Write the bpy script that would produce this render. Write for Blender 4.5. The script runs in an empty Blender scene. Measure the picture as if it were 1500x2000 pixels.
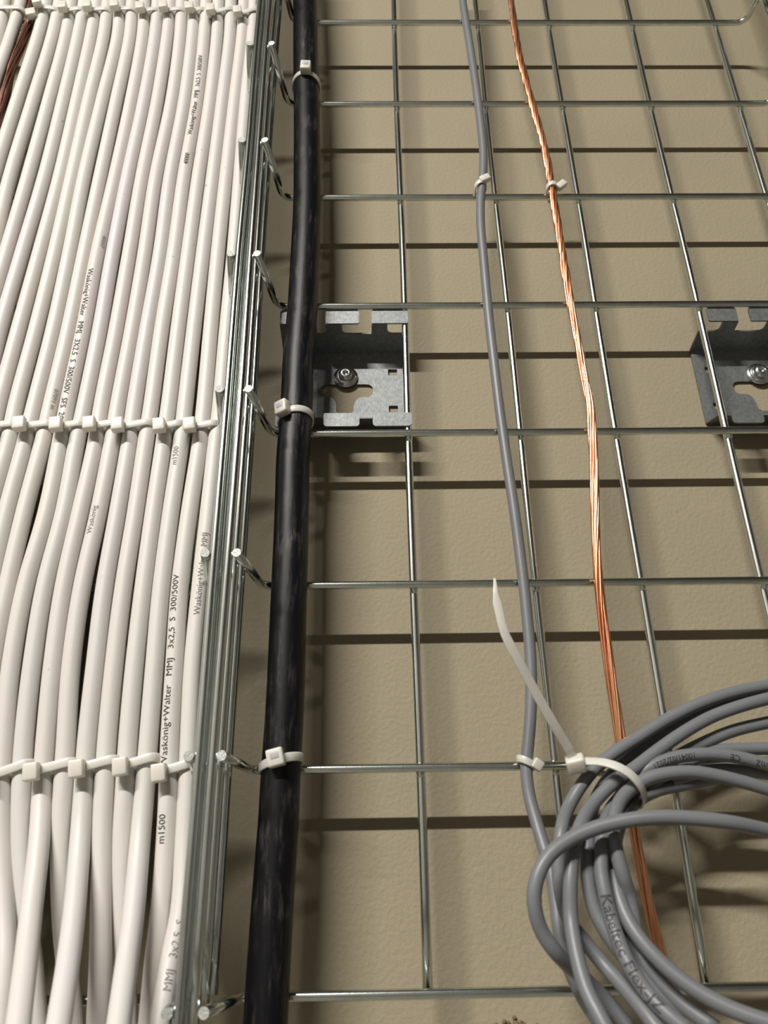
import bpy, bmesh, math, random
from mathutils import Vector, Matrix
random.seed(7)
SC = bpy.context.scene
COL = SC.collection

# ------------------------------------------------------------------ camera
F_PX = 1551.0
CAM = Vector((-24.13, -425.13, -256.46))            # millimetres; X right, Y into the wall, Z up
ROW = [Vector((0.9998103, -0.0103529, -0.0164963)), # camera right / down / forward in world axes
       Vector((-0.0104470, 0.4297584, -0.9028835)),
       Vector((0.0164369, 0.9028846, 0.4295688))]
cd = bpy.data.cameras.new('camera'); cam = bpy.data.objects.new('camera', cd); COL.objects.link(cam)
cam.matrix_world = Matrix.Translation(CAM * .001) @ Matrix((
    (ROW[0].x, -ROW[1].x, -ROW[2].x), (ROW[0].y, -ROW[1].y, -ROW[2].y), (ROW[0].z, -ROW[1].z, -ROW[2].z))).to_4x4()
cd.sensor_fit = 'HORIZONTAL'; cd.sensor_width = 36; cd.lens = 36 * F_PX / 1500
cd.clip_start = .01; cd.clip_end = 50
cd.dof.use_dof = True; cd.dof.focus_distance = .50; cd.dof.aperture_fstop = 15
SC.camera = cam

# ------------------------------------------------------------------ world, lamps, exposure
w = bpy.data.worlds.new('world'); SC.world = w; w.use_nodes = True
w.node_tree.nodes['Background'].inputs[0].default_value = (1, .95, .88, 1)
w.node_tree.nodes['Background'].inputs[1].default_value = .10
def area(name, loc, target, sx, sy, power, color):
    l = bpy.data.lights.new(name, 'AREA'); l.shape = 'RECTANGLE'; l.size = sx; l.size_y = sy
    l.energy = power; l.color = color
    o = bpy.data.objects.new(name, l); COL.objects.link(o); o.location = loc
    d = (Vector(target) - Vector(loc)).normalized(); x = Vector((1, 0, 0)); x = (x - d * x.dot(d)).normalized()
    y = (-d).cross(x); o.matrix_world = Matrix.Translation(loc) @ Matrix((x, y, -d)).transposed().to_4x4()
    return o
TUBE_A = Vector((-1.05, -1.90, 1.42))       # a louvred ceiling tube, facing down
area('tube_light', TUBE_A, (-1.05, -1.45, 0), 1.35, .045, 120, (1, .955, .90))
SC.view_settings.view_transform = 'Standard'; SC.view_settings.look = 'None'
SC.view_settings.gamma = 1; SC.view_settings.use_curve_mapping = False; SC.view_settings.exposure = 0.0
SC.cycles.max_bounces = 8; SC.cycles.diffuse_bounces = 4; SC.cycles.glossy_bounces = 5
SC.cycles.caustics_reflective = False; SC.cycles.caustics_refractive = False

# ------------------------------------------------------------------ materials
def mat(name, color, rough=.5, metal=0, bump=0, bscale=200, var=0, vscale=60, spec=.5, stretch=(1, 1, 1), tint=None, sss=0, trans=0, coat=0):
    m = bpy.data.materials.new(name); m.use_nodes = True; nt = m.node_tree; b = nt.nodes['Principled BSDF']
    b.inputs['Base Color'].default_value = (*color, 1); b.inputs['Roughness'].default_value = rough
    b.inputs['Metallic'].default_value = metal; b.inputs['Specular IOR Level'].default_value = spec
    b.inputs['Coat Weight'].default_value = coat
    if trans: b.inputs['Transmission Weight'].default_value = trans
    if sss:
        b.inputs['Subsurface Weight'].default_value = sss; b.inputs['Subsurface Scale'].default_value = .003
        b.inputs['Subsurface Radius'].default_value = (1, .9, .75)
    tc = nt.nodes.new('ShaderNodeTexCoord'); mp = nt.nodes.new('ShaderNodeMapping'); mp.inputs['Scale'].default_value = stretch
    nt.links.new(tc.outputs['Object'], mp.inputs[0])
    if var:
        n = nt.nodes.new('ShaderNodeTexNoise'); n.inputs['Scale'].default_value = vscale; n.inputs['Detail'].default_value = 5
        nt.links.new(mp.outputs[0], n.inputs['Vector'])
        r = nt.nodes.new('ShaderNodeValToRGB'); r.color_ramp.elements[0].position = .35; r.color_ramp.elements[1].position = .68
        t = tint or tuple(c * (1 - var) for c in color)
        r.color_ramp.elements[0].color = (*color, 1); r.color_ramp.elements[1].color = (*t, 1)
        nt.links.new(n.outputs['Fac'], r.inputs[0]); nt.links.new(r.outputs[0], b.inputs['Base Color'])
    if bump:
        n2 = nt.nodes.new('ShaderNodeTexNoise'); n2.inputs['Scale'].default_value = bscale; n2.inputs['Detail'].default_value = 4
        nt.links.new(mp.outputs[0], n2.inputs['Vector'])
        bp = nt.nodes.new('ShaderNodeBump'); bp.inputs['Strength'].default_value = bump; bp.inputs['Distance'].default_value = .0006
        nt.links.new(n2.outputs['Fac'], bp.inputs['Height']); nt.links.new(bp.outputs[0], b.inputs['Normal'])
    return m
M_WALL = mat('painted_wall', (.348, .303, .208), .72, bump=.7, bscale=380, var=.06, vscale=9, spec=.25)
M_ROOM = mat('room_paint', (.27, .26, .24), .8)
M_FLOOR = mat('room_floor', (.20, .19, .17), .6)
M_CEIL = mat('room_ceiling', (.12, .115, .11), .8)
M_ZINC = mat('galvanised_wire', (.71, .765, .73), .19, 1, bump=.07, bscale=900, var=.12, vscale=160, stretch=(1, 1, .2))
M_CUT = mat('sheared_wire_end', (.46, .48, .45), .55, .45, bump=.6, bscale=900)
M_PLATE = mat('galvanised_sheet', (.27, .285, .285), .55, .8, bump=.15, bscale=700, var=.25, vscale=380)
M_SCREW = mat('zinc_screw', (.55, .57, .57), .25, 1, bump=.1)
M_WHITE = mat('white_jacket', (.67, .65, .605), .47, bump=.08, bscale=500, var=.06, vscale=14, tint=(.66, .615, .59), stretch=(1, 1, .25))
M_WHITE2 = mat('white_jacket_cool', (.655, .65, .595), .47, bump=.08, bscale=500, var=.05, vscale=14, tint=(.645, .61, .61), stretch=(1, 1, .25))
def specks(m, tone):
    nt = m.node_tree; b = nt.nodes['Principled BSDF']; src = b.inputs['Base Color'].links[0].from_socket
    tc = nt.nodes.new('ShaderNodeTexCoord'); n = nt.nodes.new('ShaderNodeTexNoise'); n.inputs['Scale'].default_value = 260; n.inputs['Detail'].default_value = 2
    mp = nt.nodes.new('ShaderNodeMapping'); mp.inputs['Scale'].default_value = (1, 1, .45)
    r = nt.nodes.new('ShaderNodeValToRGB'); r.color_ramp.elements[0].position = .745; r.color_ramp.elements[1].position = .80
    mx = nt.nodes.new('ShaderNodeMixRGB'); mx.inputs[2].default_value = (*tone, 1)
    nt.links.new(tc.outputs['Object'], mp.inputs[0]); nt.links.new(mp.outputs[0], n.inputs['Vector']); nt.links.new(n.outputs['Fac'], r.inputs[0])
    nt.links.new(r.outputs[0], mx.inputs[0]); nt.links.new(src, mx.inputs[1]); nt.links.new(mx.outputs[0], b.inputs['Base Color'])
specks(M_WHITE, (.28, .25, .21)); specks(M_WHITE2, (.28, .25, .21))
M_GREY = mat('grey_jacket', (.172, .182, .193), .42, bump=.05, bscale=400, var=.08, vscale=25)
M_TIE = mat('nylon_tie', (.80, .77, .69), .32, sss=.6, trans=.15)
M_INK = mat('ink', (.05, .048, .046), .6)
M_INK2 = mat('faded_ink', (.30, .28, .27), .6)
M_DIRT = mat('brown_debris', (.24, .17, .10), .95, var=.5, vscale=600)
M_LAMP = bpy.data.materials.new('lamp_tube'); M_LAMP.use_nodes = True
M_LAMP.node_tree.nodes['Principled BSDF'].inputs['Emission Color'].default_value = (1, .93, .84, 1)
M_LAMP.node_tree.nodes['Principled BSDF'].inputs['Emission Strength'].default_value = 14
M_HOUSE = mat('lamp_housing', (.75, .75, .73), .5)
def copper(name, c1, c2):
    return mat(name, c1, .27, 1, bump=.1, bscale=900, var=.3, vscale=40, tint=c2, stretch=(1, 1, .3))
M_COPPER = copper('bright_copper', (.91, .50, .29), (.78, .31, .15))
M_COPPER_SHADED = copper('shaded_copper', (.30, .15, .11), (.20, .09, .07))  # copper of the top left bundle, its shade put into the base colour
def black_mat():
    m = mat('black_jacket', (.005, .005, .006), .42, spec=.27, bump=.16, bscale=300, stretch=(1, 1, .18))
    nt = m.node_tree; b = nt.nodes['Principled BSDF']
    tc = nt.nodes.new('ShaderNodeTexCoord'); mp = nt.nodes.new('ShaderNodeMapping'); mp.inputs['Scale'].default_value = (1, 1, .13)
    n = nt.nodes.new('ShaderNodeTexNoise'); n.inputs['Scale'].default_value = 330; n.inputs['Detail'].default_value = 8; n.inputs['Roughness'].default_value = .75
    n2 = nt.nodes.new('ShaderNodeTexNoise'); n2.inputs['Scale'].default_value = 55; n2.inputs['Detail'].default_value = 3
    r = nt.nodes.new('ShaderNodeValToRGB'); r.color_ramp.elements[0].position = .50; r.color_ramp.elements[1].position = .70
    r2 = nt.nodes.new('ShaderNodeValToRGB'); r2.color_ramp.elements[0].position = .38; r2.color_ramp.elements[1].position = .68
    mu = nt.nodes.new('ShaderNodeMath'); mu.operation = 'MULTIPLY'
    mx = nt.nodes.new('ShaderNodeMixRGB'); mx.inputs[1].default_value = (.0045, .0045, .006, 1); mx.inputs[2].default_value = (.105, .098, .092, 1)
    L = nt.links.new
    L(tc.outputs['Object'], mp.inputs[0]); L(mp.outputs[0], n.inputs['Vector']); L(tc.outputs['Object'], n2.inputs['Vector'])
    L(n.outputs['Fac'], r.inputs[0]); L(n2.outputs['Fac'], r2.inputs[0]); L(r.outputs[0], mu.inputs[0]); L(r2.outputs[0], mu.inputs[1])
    L(mu.outputs[0], mx.inputs[0]); L(mx.outputs[0], b.inputs['Base Color'])
    return m
M_BLACK = black_mat()

# ------------------------------------------------------------------ helpers (all lengths in mm)
def at(px, py, Y):
    """point of the photographed place seen at a pixel of the 1500x2000 photo, at depth Y (mm) along the wall normal"""
    d = ROW[0] * ((px - 750) / F_PX) + ROW[1] * ((py - 1000) / F_PX) + ROW[2]
    return CAM + d * ((Y - CAM.y) / d.y)
def link(name, me, m, parent=None, smooth=True):
    if m: me.materials.append(m)
    if m and m.name == 'galvanised_wire':
        me.materials.append(M_CUT)
        for p in me.polygons:
            if len(p.vertices) > 8: p.material_index = 1
    if smooth:
        me.polygons.foreach_set('use_smooth', [len(p.vertices) < 5 for p in me.polygons])
    o = bpy.data.objects.new(name, me); COL.objects.link(o)
    if parent: o.parent = parent
    return o
def mesh(name, vs, fs):
    me = bpy.data.meshes.new(name); me.from_pydata([tuple(Vector(v) * .001) for v in vs], [], fs); me.update(); return me
def tag(o, label, cat, group=None):
    o['label'] = label; o['category'] = cat
    if group: o['group'] = group
    return o
def thing(name, label, cat, group=None):
    o = bpy.data.objects.new(name, None); COL.objects.link(o); o.empty_display_size = .02
    return tag(o, label, cat, group)
def smooth_path(P, step=4.0, closed=False):
    """Catmull-Rom through P, resampled"""
    P = [Vector(p) for p in P]; n = len(P); out = []
    segs = n if closed else n - 1
    for i in range(segs):
        if closed: a, b, c, d = P[i - 1], P[i], P[(i + 1) % n], P[(i + 2) % n]
        else: a, b, c, d = P[max(i - 1, 0)], P[i], P[i + 1], P[min(i + 2, n - 1)]
        if not closed and i == 0: a = b * 2 - c
        if not closed and i == n - 2: d = c * 2 - b
        k = max(1, int((c - b).length / step))
        t0 = 0; t1 = max((b - a).length, 1e-6) ** .5; t2 = t1 + max((c - b).length, 1e-6) ** .5; t3 = t2 + max((d - c).length, 1e-6) ** .5
        for j in range(k):
            t = t1 + (t2 - t1) * j / k
            A1 = a * ((t1 - t) / (t1 - t0)) + b * ((t - t0) / (t1 - t0)); A2 = b * ((t2 - t) / (t2 - t1)) + c * ((t - t1) / (t2 - t1))
            A3 = c * ((t3 - t) / (t3 - t2)) + d * ((t - t2) / (t3 - t2))
            B1 = A1 * ((t2 - t) / (t2 - t0)) + A2 * ((t - t0) / (t2 - t0)); B2 = A2 * ((t3 - t) / (t3 - t1)) + A3 * ((t - t1) / (t3 - t1))
            out.append(B1 * ((t2 - t) / (t2 - t1)) + B2 * ((t - t1) / (t2 - t1)))
    if not closed: out.append(P[-1])
    return out
def frames(P, ref=None, closed=False):
    T = []
    n = len(P)
    for i in range(n):
        a = P[(i - 1) % n] if (closed or i) else P[0]; b = P[(i + 1) % n] if (closed or i < n - 1) else P[-1]
        T.append((b - a).normalized())
    N = []
    cur = ref or (Vector((0, -1, 0)) if abs(T[0].y) < .9 else Vector((1, 0, 0)))
    for t in T:
        cur = (cur - t * cur.dot(t)).normalized(); N.append(cur.copy())
    return T, N
def tube(P, r, sides=12, cap=True, rad=None):
    T, N = frames(P); vs = []; fs = []
    for i, p in enumerate(P):
        B = T[i].cross(N[i]); rr = rad(i) if rad else r
        for k in range(sides):
            a = 2 * math.pi * k / sides; vs.append(p + N[i] * (rr * math.cos(a)) + B * (rr * math.sin(a)))
    for i in range(len(P) - 1):
        for k in range(sides):
            k2 = (k + 1) % sides; fs.append((i * sides + k, i * sides + k2, (i + 1) * sides + k2, (i + 1) * sides + k))
    if cap:
        fs.append(tuple(range(sides))[::-1]); fs.append(tuple((len(P) - 1) * sides + k for k in range(sides)))
    return vs, fs
def merge(*parts):
    vs = []; fs = []
    for v, f in parts:
        o = len(vs); vs += v; fs += [tuple(i + o for i in q) for q in f]
    return vs, fs
def ribbon(P, width_axis, w, t, closed=False, wf=None):
    """rectangular strap swept along P, its width along width_axis"""
    n = len(P); vs = []; fs = []
    T, _ = frames(P, closed=closed)
    for i, p in enumerate(P):
        W = width_axis(i) if callable(width_axis) else width_axis
        W = (W - T[i] * W.dot(T[i])).normalized(); H = T[i].cross(W); ww = w * (wf(i / (n - 1)) if wf else 1) / 2; c = min(.35, ww * .4)
        for x, y in ((-ww, -t / 2 + c * .6), (-ww + c, -t / 2), (ww - c, -t / 2), (ww, -t / 2 + c * .6), (ww, t / 2 - c * .6), (ww - c, t / 2), (-ww + c, t / 2), (-ww, t / 2 - c * .6)):
            vs.append(p + W * x + H * y)
    m = 8
    for i in range(n if closed else n - 1):
        j = (i + 1) % n
        for k in range(m):
            k2 = (k + 1) % m; fs.append((i * m + k, i * m + k2, j * m + k2, j * m + k))
    if not closed:
        fs.append(tuple(range(m))[::-1]); fs.append(tuple((n - 1) * m + k for k in range(m)))
    return vs, fs
def bevel_box(c, ax, ay, az, sx, sy, sz, b=.8):
    """box with bevelled edges as (verts, faces)"""
    bm = bmesh.new(); bmesh.ops.create_cube(bm, size=1)
    for v in bm.verts: v.co = Vector((v.co.x * sx, v.co.y * sy, v.co.z * sz))
    bmesh.ops.bevel(bm, geom=list(bm.edges), offset=b, segments=2, affect='EDGES', profile=.6)
    R = Matrix((ax, ay, az)).transposed()
    vs = [Vector(c) + R @ v.co for v in bm.verts]; bm.verts.index_update()
    fs = [tuple(v.index for v in f.verts) for f in bm.faces]; bm.free(); return vs, fs
def lathe(prof, c, ax, seg=32):
    """profile [(radius, height)] turned about the axis ax through c"""
    ax = Vector(ax).normalized(); u = ax.orthogonal().normalized(); v = ax.cross(u); vs = []; fs = []
    for r, h in prof:
        for k in range(seg):
            a = 2 * math.pi * k / seg; vs.append(Vector(c) + ax * h + u * (r * math.cos(a)) + v * (r * math.sin(a)))
    for i in range(len(prof) - 1):
        for k in range(seg):
            k2 = (k + 1) % seg; fs.append((i * seg + k, i * seg + k2, (i + 1) * seg + k2, (i + 1) * seg + k))
    fs.append(tuple(range(seg))[::-1]); fs.append(tuple((len(prof) - 1) * seg + k for k in range(seg)))
    return vs, fs
def printed(parent, P, r, s_px, text, size, m, offset=0.0, flip=False, name='printed_text', bold=0.0, sx=1.0):
    """lettering wrapped on the jacket of a cable that follows path P; starts next to pixel row/col s_px"""
    if flip: P = P[::-1]
    best = 0; bd = 1e9
    for i, p in enumerate(P):
        q = p - CAM; z = q.dot(ROW[2]); x = 750 + F_PX * q.dot(ROW[0]) / z; y = 1000 + F_PX * q.dot(ROW[1]) / z
        d = (x - s_px[0]) ** 2 + (y - s_px[1]) ** 2
        if d < bd: bd = d; best = i
    cu = bpy.data.curves.new('t', 'FONT'); cu.body = text; cu.size = size; cu.resolution_u = 2; cu.align_y = 'CENTER'; cu.offset = bold
    ob = bpy.data.objects.new('t', cu); me = bpy.data.meshes.new_from_object(ob); bpy.data.objects.remove(ob)
    bt = bmesh.new(); bt.from_mesh(me); bmesh.ops.triangulate(bt, faces=bt.faces[:])
    for _ in range(3):
        ed = [e for e in bt.edges if e.calc_length() > .7]
        if ed: bmesh.ops.subdivide_edges(bt, edges=ed, cuts=1); bmesh.ops.triangulate(bt, faces=bt.faces[:])
    bt.to_mesh(me); bt.free()
    L = [0]
    for i in range(best, len(P) - 1): L.append(L[-1] + (P[i + 1] - P[i]).length)
    out = []
    for v in me.vertices:
        u = v.co.x * sx; vv = v.co.y; k = 0
        while k < len(L) - 2 and L[k + 1] < u: k += 1
        i = best + k; f = (u - L[k]) / max(L[k + 1] - L[k], 1e-6); p = P[i].lerp(P[i + 1], f)
        i0 = max(i - 1, 0); i1 = min(i + 2, len(P) - 1)
        T = ((P[i + 1] - P[i0]).normalized().lerp((P[i1] - P[i]).normalized(), max(0, min(1, f)))).normalized()
        N = CAM - p; N = (N - T * N.dot(T)).normalized(); B = N.cross(T); a = vv / r + offset
        out.append((p + N * (math.cos(a) * (r + .09)) + B * (math.sin(a) * (r + .09))) * .001)
    for v, c in zip(me.vertices, out): v.co = c
    me.update(); o = link(name, me, m, parent, False); return o

# ------------------------------------------------------------------ the room
def slab(name, lo, hi, m):
    lo = Vector(lo); hi = Vector(hi)
    vs = [(x, y, z) for x in (lo.x, hi.x) for y in (lo.y, hi.y) for z in (lo.z, hi.z)]
    fs = [(0, 1, 3, 2), (4, 6, 7, 5), (0, 4, 5, 1), (2, 3, 7, 6), (0, 2, 6, 4), (1, 5, 7, 3)]
    o = link(name, mesh(name, vs, fs), m, None, False); o['kind'] = 'structure'; return o
slab('wall_back', (-2200, 29, -1800), (2200, 129, 1650), M_WALL)
slab('floor', (-2300, -3100, -1900), (2300, 129, -1800), M_FLOOR)
slab('ceiling', (-2300, -3100, 1650), (2300, 129, 1750), M_CEIL)
slab('wall_left', (-2300, -3100, -1800), (-2200, 129, 1650), M_ROOM)
slab('wall_right', (2200, -3100, -1800), (2300, 129, 1650), M_ROOM)
slab('wall_front', (-2300, -3200, -1800), (2300, -3100, 1650), M_ROOM)

# ------------------------------------------------------------------ mesh cable trays
RC, RL = 2.35, 2.45                                  # wire radii
ZK = [400, 300, 200, 100, 0, -100, -200, -300]       # heights of the cross wires
def fillet(P, rad, n=7):
    out = [P[0]]
    for i in range(1, len(P) - 1):
        a = (P[i - 1] - P[i]); b = (P[i + 1] - P[i]); d = min(rad, a.length * .8, b.length * .8)
        s = P[i] + a.normalized() * d; e = P[i] + b.normalized() * d
        for k in range(n + 1):
            t = k / n; out.append(s * (1 - t) ** 2 + P[i] * (2 * t * (1 - t)) + e * t * t)
    out.append(P[-1]); return out
def weld(p, axis_z=True):
    return lathe([(.3, -2.6), (1.5, -2.2), (2.3, -.9), (2.5, 0), (2.3, .9), (1.5, 2.2), (.3, 2.6)], p, (0, 0, 1) if axis_z else (1, 0, 0), 10)
TIP_R = [(541, -40), (530, 85), (517, 272), (502, 492), (485, 760), (462, 1079), (433, 1471), (398, 1974)]
TIP_L = [(500, -40), (487, 88), (472, 272), (450, 494), (428, 760), (400, 1082), (368, 1478), (325, 1985)]
def tray(label, x_left, x_right, tips, tip_side, base_x, side_in, side_out, z_lo):
    t = thing('wire_cable_tray', label, 'cable tray', 'wire mesh cable trays on the wall')
    for i, z in enumerate(ZK):
        tip = at(*tips[i], -50); tip.z = z
        if tip_side < 0:
            c = Vector((tip.x + 6.5 + .6, 0, z)); far = Vector((x_right - 4, 0, z)); fart = Vector((x_right + 1.5, -50, z))
        else:
            c = Vector((tip.x - 6.5, 0, z)); far = Vector((x_left + 4, 0, z)); fart = Vector((x_left - 1.5, -50, z))
        P = fillet([tip, c, far, fart], 8.5); Q = [P[0]]
        for k in range(1, len(P)):
            m = max(1, int((P[k] - P[k - 1]).length / 30)); Q += [P[k - 1].lerp(P[k], (j + 1) / m) for j in range(m)]
        parts = [tube(Q, RC, 14)]
        for x in base_x:
            if not (i == 7 and tip_side < 0): parts.append(weld(Vector((x, RC + .4, z - 2.1))))
        o = link('cross_wire', mesh('cross_wire', *merge(*parts)), M_ZINC, t)
    for x in base_x:
        P = [Vector((x + .35 * math.sin(k * .7 + x), RC + RL - .5, z_lo + 1 + (639 - z_lo) * k / 24)) for k in range(25)]
        link('lengthwise_wire', mesh('lengthwise_wire', *tube(P, RL, 14)), M_ZINC, t)
    def edge(xs, sgn):
        for y, dx, ze in ((-47.5, 0, -6), (-32, sgn * .6, 1.5), (-16.5, sgn * 1.2, 3)):
            P = [Vector((xs(z, y) + dx, y, z)) for z in [z_lo + ze + (640 - z_lo - ze) * k / 30 for k in range(31)]]
            link('side_wire', mesh('side_wire', *tube(P, RL - .15, 14)), M_ZINC, t)
    def tipx(z):
        f = max(0, min(6.999, (400 - z) / 100)); i = int(f); a = at(*tips[i], -50).x; b = at(*tips[i + 1], -50).x
        return a + (b - a) * (f - i)
    if tip_side < 0:
        edge(lambda z, y: tipx(z) - RC - RL + .25 + (50 + y) * .09, -1)
        edge(lambda z, y: x_right + RC + RL, 1)
    else:
        edge(lambda z, y: tipx(z) + RC + RL - .25 - (50 + y) * .09, 1)
        edge(lambda z, y: x_left - RC - RL, -1)
    return t
tray('open wire mesh tray on the wall, carrying black, grey and copper cables', -90, 300, TIP_R, -1,
     [-69.5, 0, 70.2, 130.9, 201.3, 272.1], 0, 0, -300)
tray('wire mesh tray hidden under the row of white cables', -440, -112, TIP_L, 1,
     [-129, -199, -269, -339, -409], 0, 0, -420)

# ------------------------------------------------------------------ wall brackets
def flat(outer, holes, fn, t=1.2):
    """rounded sheet-metal outline with holes -> solid sheet; fn maps (u, v, w) to the place, w = thickness"""
    cu = bpy.data.curves.new('p', 'CURVE'); cu.dimensions = '2D'; cu.fill_mode = 'BOTH'; cu.extrude = t / 2
    for loop in [outer] + holes:
        s = cu.splines.new('POLY'); s.points.add(len(loop) - 1); s.use_cyclic_u = True
        for q, (x, y) in zip(s.points, loop): q.co = (x, y, 0, 1)
    ob = bpy.data.objects.new('p', cu); me = bpy.data.meshes.new_from_object(ob); bpy.data.objects.remove(ob)
    vs = [Vector(fn(v.co.x, v.co.y, v.co.z)) for v in me.vertices]; fs = [tuple(p.vertices) for p in me.polygons]
    bpy.data.meshes.remove(me); return vs, fs
def rounded(pts, n=4):
    """polygon [(x, y, radius)] with rounded corners"""
    out = []; m = len(pts)
    for i, (x, y, r) in enumerate(pts):
        p = Vector((x, y)); a = Vector(pts[i - 1][:2]) - p; b = Vector(pts[(i + 1) % m][:2]) - p
        if r <= 0: out.append((x, y)); continue
        d = min(r, a.length / 2.01, b.length / 2.01); s = p + a.normalized() * d; e = p + b.normalized() * d
        for k in range(n + 1):
            t = k / n; q = s * (1 - t) ** 2 + p * (2 * t * (1 - t)) + e * t * t; out.append((q.x, q.y))
    return out
def bracket(x0, label, mirror):
    W = 86.; b = thing('wall_bracket', label, 'bracket', 'galvanised tray brackets screwed to the wall')
    X = (lambda x: x0 + W - x) if mirror else (lambda x: x0 + x)
    YF, YB, ZTF, ZTB, ZBB, ZBF = 1.6, 27.6, 86.6, 82.2, 22.4, 15.4
    # back plate: T-shaped slot, square holes
    T = rounded([(26, 33, 5), (62, 33, 5), (62, 22.6, 5), (52, 22.6, 3), (48.7, 17, 4), (48.7, 9, 5.2), (37, 9, 5.2), (37, 17, 4), (35, 22.6, 3), (26, 22.6, 5)])
    sq = lambda x, z: rounded([(x, z, .6), (x + 6.2, z, .6), (x + 6.2, z + 5.2, .6), (x, z + 5.2, .6)])
    H = ZTB - ZBB
    back = flat([(0, 0), (W, 0), (W, H), (0, H)], [T, sq(72.4, 40), sq(72.4, 10.3), sq(7.4, 40), sq(7.4, 10.3)], lambda u, v, w_: (X(u), YB + w_, ZBB + v))
    # sloping top and bottom flanges with hook slots; u along X, v from back to front
    def side(zb, zf, s):
        D = math.hypot(YF - YB, zf - zb); ny = (zf - zb) / D; nz = (YB - YF) / D
        fn = lambda u, v, w_: (X(u), YB + (YF - YB) * v / D + w_ * ny, zb + (zf - zb) * v / D + w_ * nz * s)
        c = 8.5
        out = rounded([(0, 0, 0), (W, 0, 0), (W, D - c, 0), (72, D - c, 3.8), (72, D, 0), (61.4, D, 0), (61.4, D - c, 1), (41.5, D - c, 3.8), (41.5, D, 0), (30.5, D, 0),
                       (30.5, D - c, 1), (24.6, D - c, 1), (24.6, D, 0), (0, D, 0)])
        return flat(out, [], fn)
    top = side(ZTB, ZTF, 1); bot = side(ZBB, ZBF, -1)
    tabs = []
    W1 = W - 4.5 if mirror else W
    for z, s, h in ((ZTF, 1, 11.4), (ZBF, -1, 9.4)):
        for xa, xb in ((0, 24.6), (30.5, 53), (61.4, W1)):
            tabs.append(flat(rounded([(xa, -.3, 1.2), (xb, -.3, 1.2), (xb, h, 2.5), (xa, h, 2.5)]), [], lambda u, v, w_, z=z, s=s: (X(u), YF - .2 + w_, z + s * v), 1.2))
    link('folded_plate', mesh('folded_plate', *merge(back, top, bot, *tabs)), M_PLATE, b, False)
    sc = Vector((x0 + 43.4, 27, 60.6))
    ws = link('washer', mesh('washer', *lathe([(8.3, -.4), (8.3, -1.6), (7.9, -2.1), (6.7, -2.2), (6.6, -2.9), (6.1, -3.3), (3, -3.3)], sc, (0, 1, 0))), M_SCREW, b)
    hd = link('screw_head', mesh('screw_head', *lathe([(4.9, -3.2), (4.9, -4.4), (4.5, -5.5), (3.7, -6.3), (2.6, -6.7), (2.0, -6.7), (1.8, -4.6), (.2, -4.5)], sc, (0, 1, 0))), M_SCREW, b)
    rec = []
    for k in range(6):
        a = k * math.pi / 3; rec.append(bevel_box(sc + Vector((math.cos(a) * 1.9, -6.2, math.sin(a) * 1.9)), Vector((1, 0, 0)), Vector((0, 1, 0)), Vector((0, 0, 1)), .7, 1.0, .7, .2))
    link('socket_lobes', mesh('socket_lobes', *merge(*rec)), M_SCREW, hd)
    return b
bracket(-83.8, 'galvanised bracket partly behind the thick black cable', False)
bracket(200.9, 'galvanised bracket at the right edge of the photo', True)

# ------------------------------------------------------------------ white cables (rightmost first)
YW = -7.6
rows = [-150, 0, 70, 200, 350, 500, 650, 790, 870, 1000, 1150, 1300, 1450, 1550, 1650, 1780, 1880, 1980]
W = {
 1: [510, 497, 493, 480, 468, 456, 442, 430, 421, 407, 391, 377, 370, 366, 361, 353, 333, 316],
 2: [487, 477, 473, 458, 441, 425, 411, 399, 390, 370, 351, 341, 332, 329, 324, 314, 303, 294],
 3: [463, 451, 449, 434, 415, 396, 378, 362, 353, 334, 315, 302, 290, 282, 273, 261, 248, 235],
 4: [441, 427, 424, 410, 387, 367, 347, 330, 319, 300, 280, 263, 250, 244, 239, 240, 244, 247],
 5: [418, 403, 399, 385, 359, 339, 315, 296, 284, 265, 241, 223, 209, 203, 199, 197, 196, 192],
 6: [394, 380, 376, 360, 332, 312, 286, 263, 252, 230, 204, 186, 170, 163, 156, 145, 133, 118],
 7: [369, 355, 352, 335, 304, 282, 257, 231, 218, 193, 160, 139, 129, 123, 119, 122, 131, 140],
 8: [349, 333, 327, 307, 277, 252, 226, 199, 186, 157, 124, 103, 89, 82, 76, 61, 50, 38],
 9: [325, 308, 303, 281, 249, 220, 194, 166, 149, 125, 87, 63, 47, 42, 42, 50, 62, 70],
 10: [301, 283, 279, 256, 224, 190, 162, 132, 117, 91, 49, 22, 8, 2, 2, 8, 10, 2],
 11: [275, 258, 254, 227, 195, 164, 133, 100, 82, 48, 14, -15, -30, -36, -38, -46, -60, -72],
 12: [250, 234, 230, 199, 164, 135, 103, 68, 48, 13, -20, -52, -70, -78, -82, -92, -100, -105],
 13: [230, 211, 203, 173, 140, 106, 69, 32, 15, -22, -58, -90, -110, -116, -120, -130, -140, -150],
 14: [207, 190, 178, 150, 116, 76, 35, -2, -20, -56, -95, -128, -150, -156, -160, -175, -185, -195],
 15: [182, 165, 153, 123, 86, 42, -1, -33, -54, -90, -130, -166, -190, -196, -202, -215, -225, -240],
 16: [158, 140, 129, 95, 54, 11, -32, -66, -88, -126, -168, -205, -230, -238, -245, -260, -272, -285],
 17: [135, 117, 103, 64, 19, -17, -62, -100, -122, -160, -205, -244, -270, -280, -288, -300, -315, -330],
 18: [112, 92, 75, 33, -13, -50, -95, -133, -156, -196, -242, -282, -310, -320, -330, -345, -360, -375],
 19: [62, 42, 22, -22, -62, -100, -146, -186, -210, -250, -298, -340, -370, -382, -392, -410, -425, -440],
 20: [30, 10, -3, -45, -92, -132, -178, -220, -246, -288, -338, -382, -412, -425, -436, -455, -470, -490]}
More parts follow.
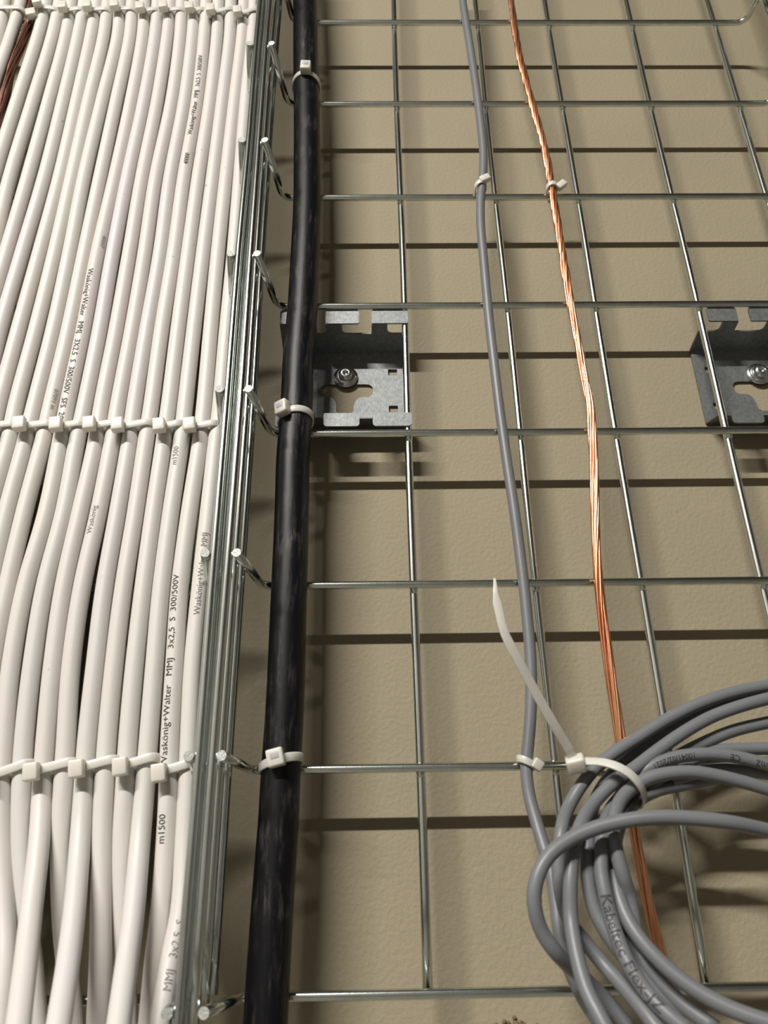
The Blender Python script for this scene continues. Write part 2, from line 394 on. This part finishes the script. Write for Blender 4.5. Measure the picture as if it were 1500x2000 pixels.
fwd = {1: [-8, -9, -14, -20, -27], 2: [-8, -8, -11, -15, -20], 3: [-8, -12, -26, -38, -52], 5: [-8, -9, -12, -16, -20], 6: [-8, -13, -28, -40, -54],
       8: [-8, -15, -28, -40, -54], 10: [-8, -9, -13, -18, -22], 12: [-8, -12, -22, -30, -40]}
nth = ['', 'first', 'second', 'third', 'fourth', 'fifth', 'sixth', 'seventh', 'eighth', 'ninth', 'tenth', 'eleventh', 'twelfth', 'thirteenth', 'fourteenth', 'fifteenth',
       'sixteenth', 'seventeenth', 'eighteenth', 'nineteenth', 'twentieth']
lab = {1: 'white cable pressed against the galvanised tray side, rightmost of the row', 2: 'white cable with black lettering beside the rightmost white cable',
       10: 'white cable with long downward lettering in the middle of the row', 5: 'white cable lettered near the top, fifth from the tray side',
       18: 'white cable just right of the dark copper bundle', 19: 'white cable just left of the dark copper bundle', 20: 'white cable at the far top left corner, leftmost of the row'}
# ties hold the pairs together where they cross the rungs
WP = {}
for i, xs in W.items():
    P = []
    for j, (y, x) in enumerate(zip(rows, xs)):
        Y = YW
        if j >= 13 and i in fwd: Y = fwd[i][j - 13]
        P.append(at(x, y, Y))
    d = P[-1] - P[-2]; P.append(P[-1] + d.normalized() * 45)
    d = P[0] - P[1]; P.insert(0, P[0] + Vector((0, 0, 1)) * 60)
    S = smooth_path(P, 5); WP[i] = S
    o = thing('power_cable', lab.get(i, 'plain white cable, %s from the tray side in the white row' % nth[i]), 'cable', 'white cables laid side by side')
    link('jacket', mesh('jacket', *tube(S, 4.88, 20)), M_WHITE if i % 3 else M_WHITE2, o)
    if i == 2:
        printed(o, S, 5.0, (322, 1512), 'Waskönig+Walter   MMJ   3x2,5  S  300/500V', 5.2, M_INK, offset=.55, flip=True, sx=1.06)
        printed(o, S, 5.0, (316, 1640), 'm1500', 5.0, M_INK, offset=.5, flip=True)
    if i == 10:
        printed(o, S, 5.0, (192, 462), '40007', 4.4, M_INK2, offset=.35, sx=1)
        printed(o, S, 5.0, (178, 528), 'Waskönig+Walter   MMJ   3X2.5  S  300/500V  SFS  2091', 5.0, M_INK, offset=-.55, sx=1.06)
    if i == 5:
        printed(o, S, 5.0, (362, 335), '40000', 4.6, M_INK, offset=.1, flip=True)
        printed(o, S, 5.0, (370, 274), 'Waskönig+Walter   MMJ   3x2.5  S  300/500V', 4.8, M_INK, offset=.3, flip=True)
    if i == 1:
        printed(o, S, 5.0, (383, 1200), 'Waskönig+Walter   MMJ', 4.8, M_INK2, offset=.1, flip=True)
        printed(o, S, 5.0, (318, 1960), 'MMJ   3x2,5  S', 5.0, M_INK2, offset=-.1, flip=True)
    if i == 11: printed(o, S, 5.0, (97, 770), '07091 m', 4.2, M_INK2, offset=.2)
    if i == 7: printed(o, S, 5.0, (206, 1060), 'Waskönig', 4.4, M_INK2, offset=.6, flip=True)
    if i == 3: printed(o, S, 5.0, (300, 905), 'm1500', 4.6, M_INK2, offset=.5, flip=True)

# ------------------------------------------------------------------ stranded copper
def rope(label, P, R, r, n, pitch, m, core=True, tw=lambda s: 1.0):
    o = thing('copper_wire', label, 'wire'); T, N = frames(P); s = 0; ph = [0]
    for i in range(1, len(P)): ph.append(ph[-1] + 2 * math.pi * (P[i] - P[i - 1]).length / pitch * tw(i / len(P)))
    for k in range(n):
        Q = []
        for i, p in enumerate(P):
            a = ph[i] + 2 * math.pi * k / n + .25 * math.sin(i * .09 + k * 2.1); B = T[i].cross(N[i])
            rr = R * (1 + .14 * math.sin(i * .05 + k * 1.7)); Q.append(p + N[i] * (rr * math.cos(a)) + B * (rr * math.sin(a)))
        link('strand', mesh('strand', *tube(Q, r, 8)), m, o)
    if core: link('core_strand', mesh('core_strand', *tube(P, R - r * .6, 10)), m, o)
    return o
cu = [(995, -60), (1000, 10), (1013, 100), (1039, 200), (1066, 300), (1079, 375), (1099, 500), (1116, 600), (1135, 700), (1147, 760), (1154, 800), (1157, 850), (1160, 900), (1163, 1000), (1166, 1100),
      (1172, 1170), (1190, 1300), (1205, 1400), (1238, 1617), (1254, 1700), (1275, 1800), (1292, 1870), (1330, 2010), (1360, 2120)]
rope('bright twisted copper wire running up the open mesh tray', smooth_path([at(x, y, -5.3) for x, y in cu], 4), 1.95, .82, 9, 95, M_COPPER, tw=lambda s: 1.0 if s < .45 else .4)
cl = [(68, -60), (64, 0), (62, 30), (44, 80), (19, 150), (6, 210), (-22, 300), (-60, 420), (-110, 600), (-180, 850)]
rope('dark copper strand bundle between white cables in the top left corner', smooth_path([at(x, y, -5.5) for x, y in cl], 5), 2.7, .75, 12, 260, M_COPPER_SHADED)

# ------------------------------------------------------------------ thick black cable
bk = [(592, -120), (596, 10), (597, 100), (599, 200), (600, 300), (600, 400), (596, 500), (591, 600), (583, 700), (579, 800), (572, 900), (570, 1000), (563, 1200), (556, 1390), (549, 1500), (544, 1600), (537, 1700), (527, 1850), (519, 1990), (512, 2120)]
BP = smooth_path([at(x, y, -12.5) for x, y in bk], 5)
o = link('heavy_power_cable', mesh('heavy_power_cable', *tube(BP, 9.9, 32)), M_BLACK)
tag(o, 'thick scuffed black cable held to the tray by three white ties', 'cable')

# ------------------------------------------------------------------ grey control cable and its coil
GR = 3.15
g = thing('control_cable', 'grey cable running down the tray into a tied coil', 'cable')
G0 = [(894, -80, -5.6), (905, 10, -5.6), (921, 110, -5.6), (935, 210, -5.6), (944, 300, -5.6), (943, 345, -5.6), (939, 385, -5.6), (939, 440, -5.6), (944, 500, -5.6), (955, 620, -5.6), (964, 700, -5.6), (976, 800, -5.6),
      (990, 900, -5.6), (1005, 1000, -5.6), (1018, 1100, -5.6), (1029, 1200, -5.8), (1037, 1300, -6), (1036, 1400, -6), (1032, 1450, -6), (1028, 1500, -6), (1033, 1550, -7), (1046, 1600, -10),
      (1061, 1650, -14), (1076, 1700, -18), (1086, 1760, -21), (1093, 1820, -24), (1108, 1880, -26), (1140, 1950, -28), (1180, 2010, -30)]
U = {
 'U1': [(1560, 1330, -12), (1520, 1336, -12), (1467, 1345, -13), (1417, 1357, -14), (1360, 1377, -15), (1300, 1407, -16), (1247, 1440, -18), (1200, 1470, -20), (1163, 1500, -22), (1133, 1537, -24), (1110, 1577, -26), (1097, 1620, -36), (1091, 1680, -38), (1095, 1740, -38), (1112, 1800, -38), (1143, 1840, -41), (1180, 1885, -44), (1225, 1935, -52), (1262, 1980, -60), (1300, 2030, -66)],
 'U1b': [(1560, 1345, -6), (1480, 1362, -6), (1383, 1387, -6), (1330, 1410, -7), (1280, 1440, -8), (1233, 1475, -11), (1200, 1507, -14), (1175, 1540, -18), (1158, 1575, -22), (1150, 1620, -38), (1147, 1680, -43), (1150, 1730, -44), (1163, 1780, -45), (1187, 1825, -47), (1222, 1872, -49), (1262, 1922, -55), (1305, 1975, -62), (1345, 2020, -66)],
 'U2': [(1560, 1352, -20), (1520, 1360, -20), (1450, 1378, -20), (1390, 1400, -20), (1333, 1432, -22), (1283, 1467, -24), (1240, 1500, -27), (1195, 1532, -31), (1160, 1568, -34), (1135, 1610, -43), (1120, 1660, -48), (1114, 1720, -51), (1115, 1793, -52), (1122, 1843, -56), (1133, 1893, -60), (1147, 1937, -64), (1167, 1977, -68), (1195, 2030, -72)],
 'U3': [(1560, 1400, -12), (1500, 1411, -12), (1433, 1427, -13), (1383, 1447, -14), (1333, 1472, -16), (1285, 1500, -19), (1235, 1535, -24), (1197, 1575, -29), (1179, 1620, -42), (1174, 1660, -46), (1174, 1700, -47), (1182, 1747, -49), (1193, 1793, -50), (1210, 1843, -54), (1233, 1893, -58), (1267, 1943, -62), (1302, 1979, -66), (1350, 2020, -70)],
 'U4': [(1560, 1512, -26), (1520, 1500, -26), (1467, 1485, -26), (1417, 1475, -26), (1367, 1473, -26), (1317, 1480, -26), (1275, 1496, -26), (1245, 1516, -25), (1215, 1550, -24), (1195, 1600, -25), (1190, 1660, -28), (1196, 1730, -32), (1215, 1800, -38), (1262, 1885, -46), (1330, 1960, -52), (1400, 2010, -58)],
 'U4b': [(1560, 1463, -13), (1500, 1462, -13), (1450, 1463, -13), (1400, 1467, -14), (1340, 1490, -15), (1290, 1520, -16), (1250, 1560, -17)],
 'U4c': [(1560, 1524, -16), (1520, 1515, -16), (1470, 1505, -16), (1420, 1502, -16), (1360, 1510, -16), (1310, 1525, -16)],
 'U5': [(1560, 1563, -33), (1520, 1548, -33), (1450, 1527, -33), (1400, 1515, -33), (1350, 1508, -33), (1303, 1511, -33), (1262, 1522, -33), (1227, 1545, -34), (1204, 1580, -41), (1198, 1622, -46), (1206, 1670, -47), (1217, 1710, -47), (1229, 1750, -43), (1237, 1795, -43), (1245, 1840, -44), (1275, 1900, -46), (1330, 1960, -48)],
 'U6': [(1430, 1512, -10), (1380, 1523, -12), (1330, 1533, -14), (1285, 1543, -16), (1250, 1560, -19), (1226, 1583, -23), (1209, 1615, -28), (1200, 1660, -35), (1200, 1715, -41), (1213, 1767, -46), (1234, 1811, -50), (1267, 1855, -54), (1317, 1903, -58), (1372, 1942, -62), (1433, 1973, -66), (1500, 1997, -70), (1570, 2020, -74)],
 'F': [(1560, 1635, -50), (1500, 1622, -54), (1417, 1605, -60), (1333, 1597, -60), (1267, 1597, -59), (1200, 1607, -57), (1150, 1622, -56), (1110, 1641, -56), (1075, 1668, -57), (1053, 1703, -58), (1043, 1747, -58), (1047, 1787, -57), (1060, 1823, -55), (1081, 1854, -54), (1106, 1881, -48), (1142, 1912, -40), (1182, 1952, -38), (1235, 2015, -40)]}
GP = smooth_path([at(*q) for q in G0], 4)
link('cable_run', mesh('cable_run', *tube(GP, GR, 20)), M_GREY, g)
UP = {}
for k, q in U.items():
    UP[k] = smooth_path([at(*c) for c in q], 3)
    UP[k + '_o'] = link('coil_strand', mesh('coil_strand', *tube(UP[k], GR, 20)), M_GREY, g)
printed(UP['U3_o'], UP['U3'], GR, (1181, 1742), 'Kabeltec Flex-JZ', 6.3, M_INK, offset=-.05, bold=.06, sx=1.12)
printed(UP['U4_o'], UP['U4'], GR, (1506, 1500), 'mm2', 4.2, M_INK, offset=.1, bold=.09, sx=1)
printed(UP['U4_o'], UP['U4'], GR, (1436, 1480), 'CE', 4.2, M_INK, offset=.1, bold=.06)
printed(UP['U4_o'], UP['U4'], GR, (1348, 1474), '10041/02/2021', 3.9, M_INK, offset=.1, bold=.06, sx=.95)

# ------------------------------------------------------------------ cable ties
def tie(label, loop, wax, width, head_c, hax, hs, group=None, tail=None, wf=None, hname='tie_head', thick=1.1):
    o = thing('cable_tie', label, 'cable tie', group)
    link('strap', mesh('strap', *ribbon(loop, wax, width, thick, closed=True)), M_TIE, o)
    ax = hax[0].normalized(); az = (hax[1] - ax * hax[1].dot(ax)).normalized(); ay = az.cross(ax)
    hb = bevel_box(head_c, ax, ay, az, hs[0], hs[1], hs[2], min(hs) * .16)
    sl = bevel_box(head_c - ay * (hs[1] / 2) + az * .8, ax, ay, az, hs[0] * .5, .5, hs[2] * .34, .2)
    link(hname, mesh(hname, *(merge(hb, sl) if 'black' in label else hb)), M_TIE, o)
    if tail: link('tail', mesh('tail', *ribbon(tail, wax, width, 1.0, wf=wf)), M_TIE, o)
    return o
def round_loop(cx, cy, r, back_y, z_front, z_back, slant=0.0, n=40, cz=None):
    """strap round a cable of radius r at (cx, cy) and round the rung behind it"""
    pts = []
    for k in range(n):
        a = 2 * math.pi * k / n; x = math.sin(a) * r; y = -math.cos(a) * r
        if y > 0:
            f = y / r; y = f * (back_y - cy); x *= (1 - .45 * f * f)
        f = (back_y - (cy + y)) / (back_y - (cy - r)); pts.append(Vector((cx + x, cy + y, z_back + (z_front - z_back) * f + slant * x)))
    return pts
Zv = Vector((0, 0, 1)); Xv = Vector((1, 0, 0))
def cx_at(P, z):
    return min(P, key=lambda p: abs(p.z - z))
for z, hx, zf, sl, label, hs in ((300, 601, 6, -.05, 'white tie round the black cable, topmost of three', (7.8, 6.5, 9)), (0, 564, 4, .12, 'white tie round the black cable beside the bracket', (8.2, 6, 9)),
                             (-200, 553, 2, .24, 'white tie round the black cable near the lower grey coil', (8.2, 6, 8.5))):
    c = cx_at(BP, z); hx_ = at(hx, 100, -24).x if False else None
    loop = round_loop(c.x, c.y, 10.6, 4.6, z + zf, z, sl, 44)
    ang = {300: .02, 0: -.55, -200: -.1}[z]
    hc = Vector((c.x + math.sin(ang) * 13.2, c.y - math.cos(ang) * 13.2, z + zf + sl * math.sin(ang) * 12 + (1.5 if z == 300 else .5)))
    tie(label, loop, Zv, 4.3, hc, (Vector((math.cos(ang), math.sin(ang), sl)), Zv), hs, 'white ties on the black cable')
def pair_loop(xa, xb, zl, zr, zback, yf=-13.4, yb=4.4):
    rr = 5.2; pts = []; n = 8
    def corner(cx, cy, a0):
        for k in range(n + 1):
            a = a0 + (math.pi / 2) * k / n; pts.append(Vector((cx + math.cos(a) * rr, cy + math.sin(a) * rr, 0)))
    corner(xb - rr, yf + rr, -math.pi / 2); corner(xb - rr, yb - rr, 0); corner(xa + rr, yb - rr, math.pi / 2); corner(xa + rr, yf + rr, math.pi)
    for p in pts:
        f = (p.x - xa) / (xb - xa); fr = (yb - p.y) / (yb - yf); p.z = zback * (1 - fr) + (zl + (zr - zl) * f) * fr
    return pts
def pair_ties(zrow, heads, where, yf):
    pos = ['against the tray side', 'second from the tray side', 'third from the tray side', 'fourth from the tray side', 'fifth from the tray side', 'sixth from the tray side', 'seventh from the tray side', 'eighth from the tray side']
    for k, (hx, hy, ex, ey) in enumerate(heads):
        a = at(hx, hy, yf - 1); b = at(ex, ey, yf)
        loop = pair_loop(a.x - 1.5, b.x, a.z + .6, b.z, zrow - .5, yf)
        tie('white tie in the %s row across the white cables, %s' % (where, pos[k]), loop, Zv, 4.4, a + Vector((0, -2.4, 0)), (Vector((1, 0, .14)), Vector((-.12, 0, 1))), (7.2, 5.4, 8.6), 'white ties in the %s row' % where)
pair_ties(0, [(372, 834, 428, 823), (313, 835, 359, 822), (232, 834, 299, 821), (177, 832, 236, 822), (112, 833, 166, 823), (41, 832, 103, 824), (-24, 832, 32, 825)], 'middle', -13.6)
pair_ties(-200, [(313, 1511, 378, 1488), (238, 1499, 309, 1474), (153, 1503, 231, 1479), (65, 1509, 148, 1484), (-22, 1520, 62, 1486)], 'lower', -13.8)
pair_ties(396, [(465, 28, 505, 14), (412, 24, 457, 13), (371, 20, 402, 14), (320, 18, 360, 15), (275, 20, 310, 15), (225, 16, 265, 14), (172, 17, 214, 15), (124, 19, 163, 14)], 'upper', -13.4)
for hx, hy, ex, ey, label in ((74, 9, 113, 16, 'white tie just right of the dark copper bundle'), (-30, 12, 46, 14, 'white tie left of the dark copper bundle in the top left corner')):
    a = at(hx, hy, -14.4); b = at(ex, ey, -13.4)
    tie(label, pair_loop(a.x - 1.5, b.x, a.z, b.z, 395), Zv, 4.4, a + Vector((0, -2.2, 0)), (Vector((1, 0, .3)), Vector((-.3, 0, 1))), (7, 5.4, 8.6), 'white ties beside the dark copper bundle')
a = at(61, 27, -12.5)
tie('clear tie round the dark copper bundle', round_loop(a.x, -5.5, 5.0, 4.6, a.z - 2, 396, .2, 28), Zv, 4.2, a, (Vector((1, 0, .3)), Vector((-.3, 0, 1))), (8, 5.6, 8), 'white ties beside the dark copper bundle')
# small ties on the grey cable and on the copper
def small_tie(label, P, z, r, cy, zf, hoff, hax, hs, slant):
    c = cx_at(P, z); loop = round_loop(c.x, cy, r, 4.2, z + zf, z, slant, 30)
    return tie(label, loop, Zv, 3.6, Vector((c.x, cy, z + zf)) + Vector(hoff), hax, hs, 'small clear ties on the thin cables')
CP = smooth_path([at(x, y, -5.3) for x, y in cu], 4)
small_tie('small cloudy tie holding the grey cable to a rung, near the top', GP, 200, 4.0, -5.6, 6, (3.0, -3.6, 2.6), (Vector((1, 0, .55)), Vector((-.55, 0, 1))), (7.5, 4, 5), .25)
small_tie('small cloudy tie on the copper wire with a stubby end', CP, 200, 3.8, -5.3, 4.5, (6.6, -1.5, .0), (Vector((1, 0, .9)), Vector((-.6, 0, 1))), (8, 4, 5), .1)
small_tie('small clear tie on the grey cable just above the coil', GP, -200, 4.0, -6.2, 1, (5.2, -2.4, -1.6), (Vector((1, .25, -.7)), Vector((.7, 0, 1))), (5.4, 4.4, 5.2), -.5)
# the long tie on the coil, its tail standing free
lp = [(1150, 1487, -33), (1178, 1489, -37), (1205, 1497, -40), (1231, 1512, -40), (1251, 1535, -37), (1259, 1557, -30), (1254, 1572, -20), (1235, 1560, -6), (1205, 1530, 2), (1165, 1505, 4), (1128, 1494, 2), (1112, 1490, -8), (1112, 1488, -22), (1128, 1487, -31)]
loop = smooth_path([at(*q) for q in lp], 2.2, True)
head = at(1125, 1492, -31)
tl = [at(*q) for q in [(1123, 1486, -31), (1110, 1462, -35), (1085, 1420, -42), (1060, 1377, -48), (1034, 1330, -54), (1008, 1281, -60), (986, 1238, -64), (975, 1195, -66), (968, 1160, -67), (966, 1130, -67)]]
tl = smooth_path(tl, 4)
o = thing('cable_tie', 'long white tie round the grey coil with its tail sticking up', 'cable tie')
cen = at(1190, 1540, -18)
axis = (at(1235, 1450, -16) - at(1150, 1620, -40)).normalized()
link('strap', mesh('strap', *ribbon(loop, axis, 4.6, 1.2, closed=True)), M_TIE, o)
ax = (at(1152, 1486, -33) - head).normalized(); az = (tl[3] - tl[0]).normalized(); az = (az - ax * az.dot(ax)).normalized(); ay = az.cross(ax)
link('tie_head', mesh('tie_head', *merge(bevel_box(head, ax, ay, az, 9.0, 6.5, 7.8, 1.3))), M_TIE, o)
link('tail', mesh('tail', *ribbon(tl, Vector((1, 0, .25)), 4.5, 1.1, wf=lambda t: 1 if t < .72 else (.93 if t < .9 else .93 - (t - .9) * 7))), M_TIE, o)

# ------------------------------------------------------------------ crumbs of debris on the wall, bottom edge
bm = bmesh.new()
for k in range(46):
    x = random.gauss(1003, 22) if k % 3 else random.uniform(925, 1060); y = 2004 + random.gauss(0, 7) + abs(x - 1003) * .12
    if y < 1986: y = 1990
    c = at(x, y, 28.2) * .001; m = bmesh.ops.create_icosphere(bm, subdivisions=1, radius=random.uniform(.0005, .0013))
    for v in m['verts']: v.co = Vector((v.co.x * random.uniform(.7, 1.6), v.co.y * .6, v.co.z * random.uniform(.7, 1.4))) + c
me = bpy.data.meshes.new('debris'); bm.to_mesh(me); bm.free()
o = link('debris', me, M_DIRT); tag(o, 'brown crumbly debris stuck to the beige wall below the tray', 'debris'); o['kind'] = 'stuff'

# ------------------------------------------------------------------ the lamp that lights the wall
o = thing('tube_lamp', 'ceiling tube lamp in front of the wall', 'lamp')
n = (Vector((-.85, 0, 0)) - TUBE_A).normalized()
n = (Vector((-1.05, -1.45, 0)) - TUBE_A).normalized()
c = (TUBE_A - n * .05) * 1000
vs, fs = bevel_box(c, Vector((1, 0, 0)), n.cross(Vector((1, 0, 0))).normalized(), n, 1440, 120, 60, 6)
link('housing', mesh('housing', vs, fs), M_HOUSE, o)
for sx in (-500, 500):
    p = TUBE_A * 1000 + Vector((sx, -20, 60))
    link('hanger', mesh('hanger', *tube([p, Vector((p.x, p.y, 1650))], 4, 8)), M_HOUSE, o)
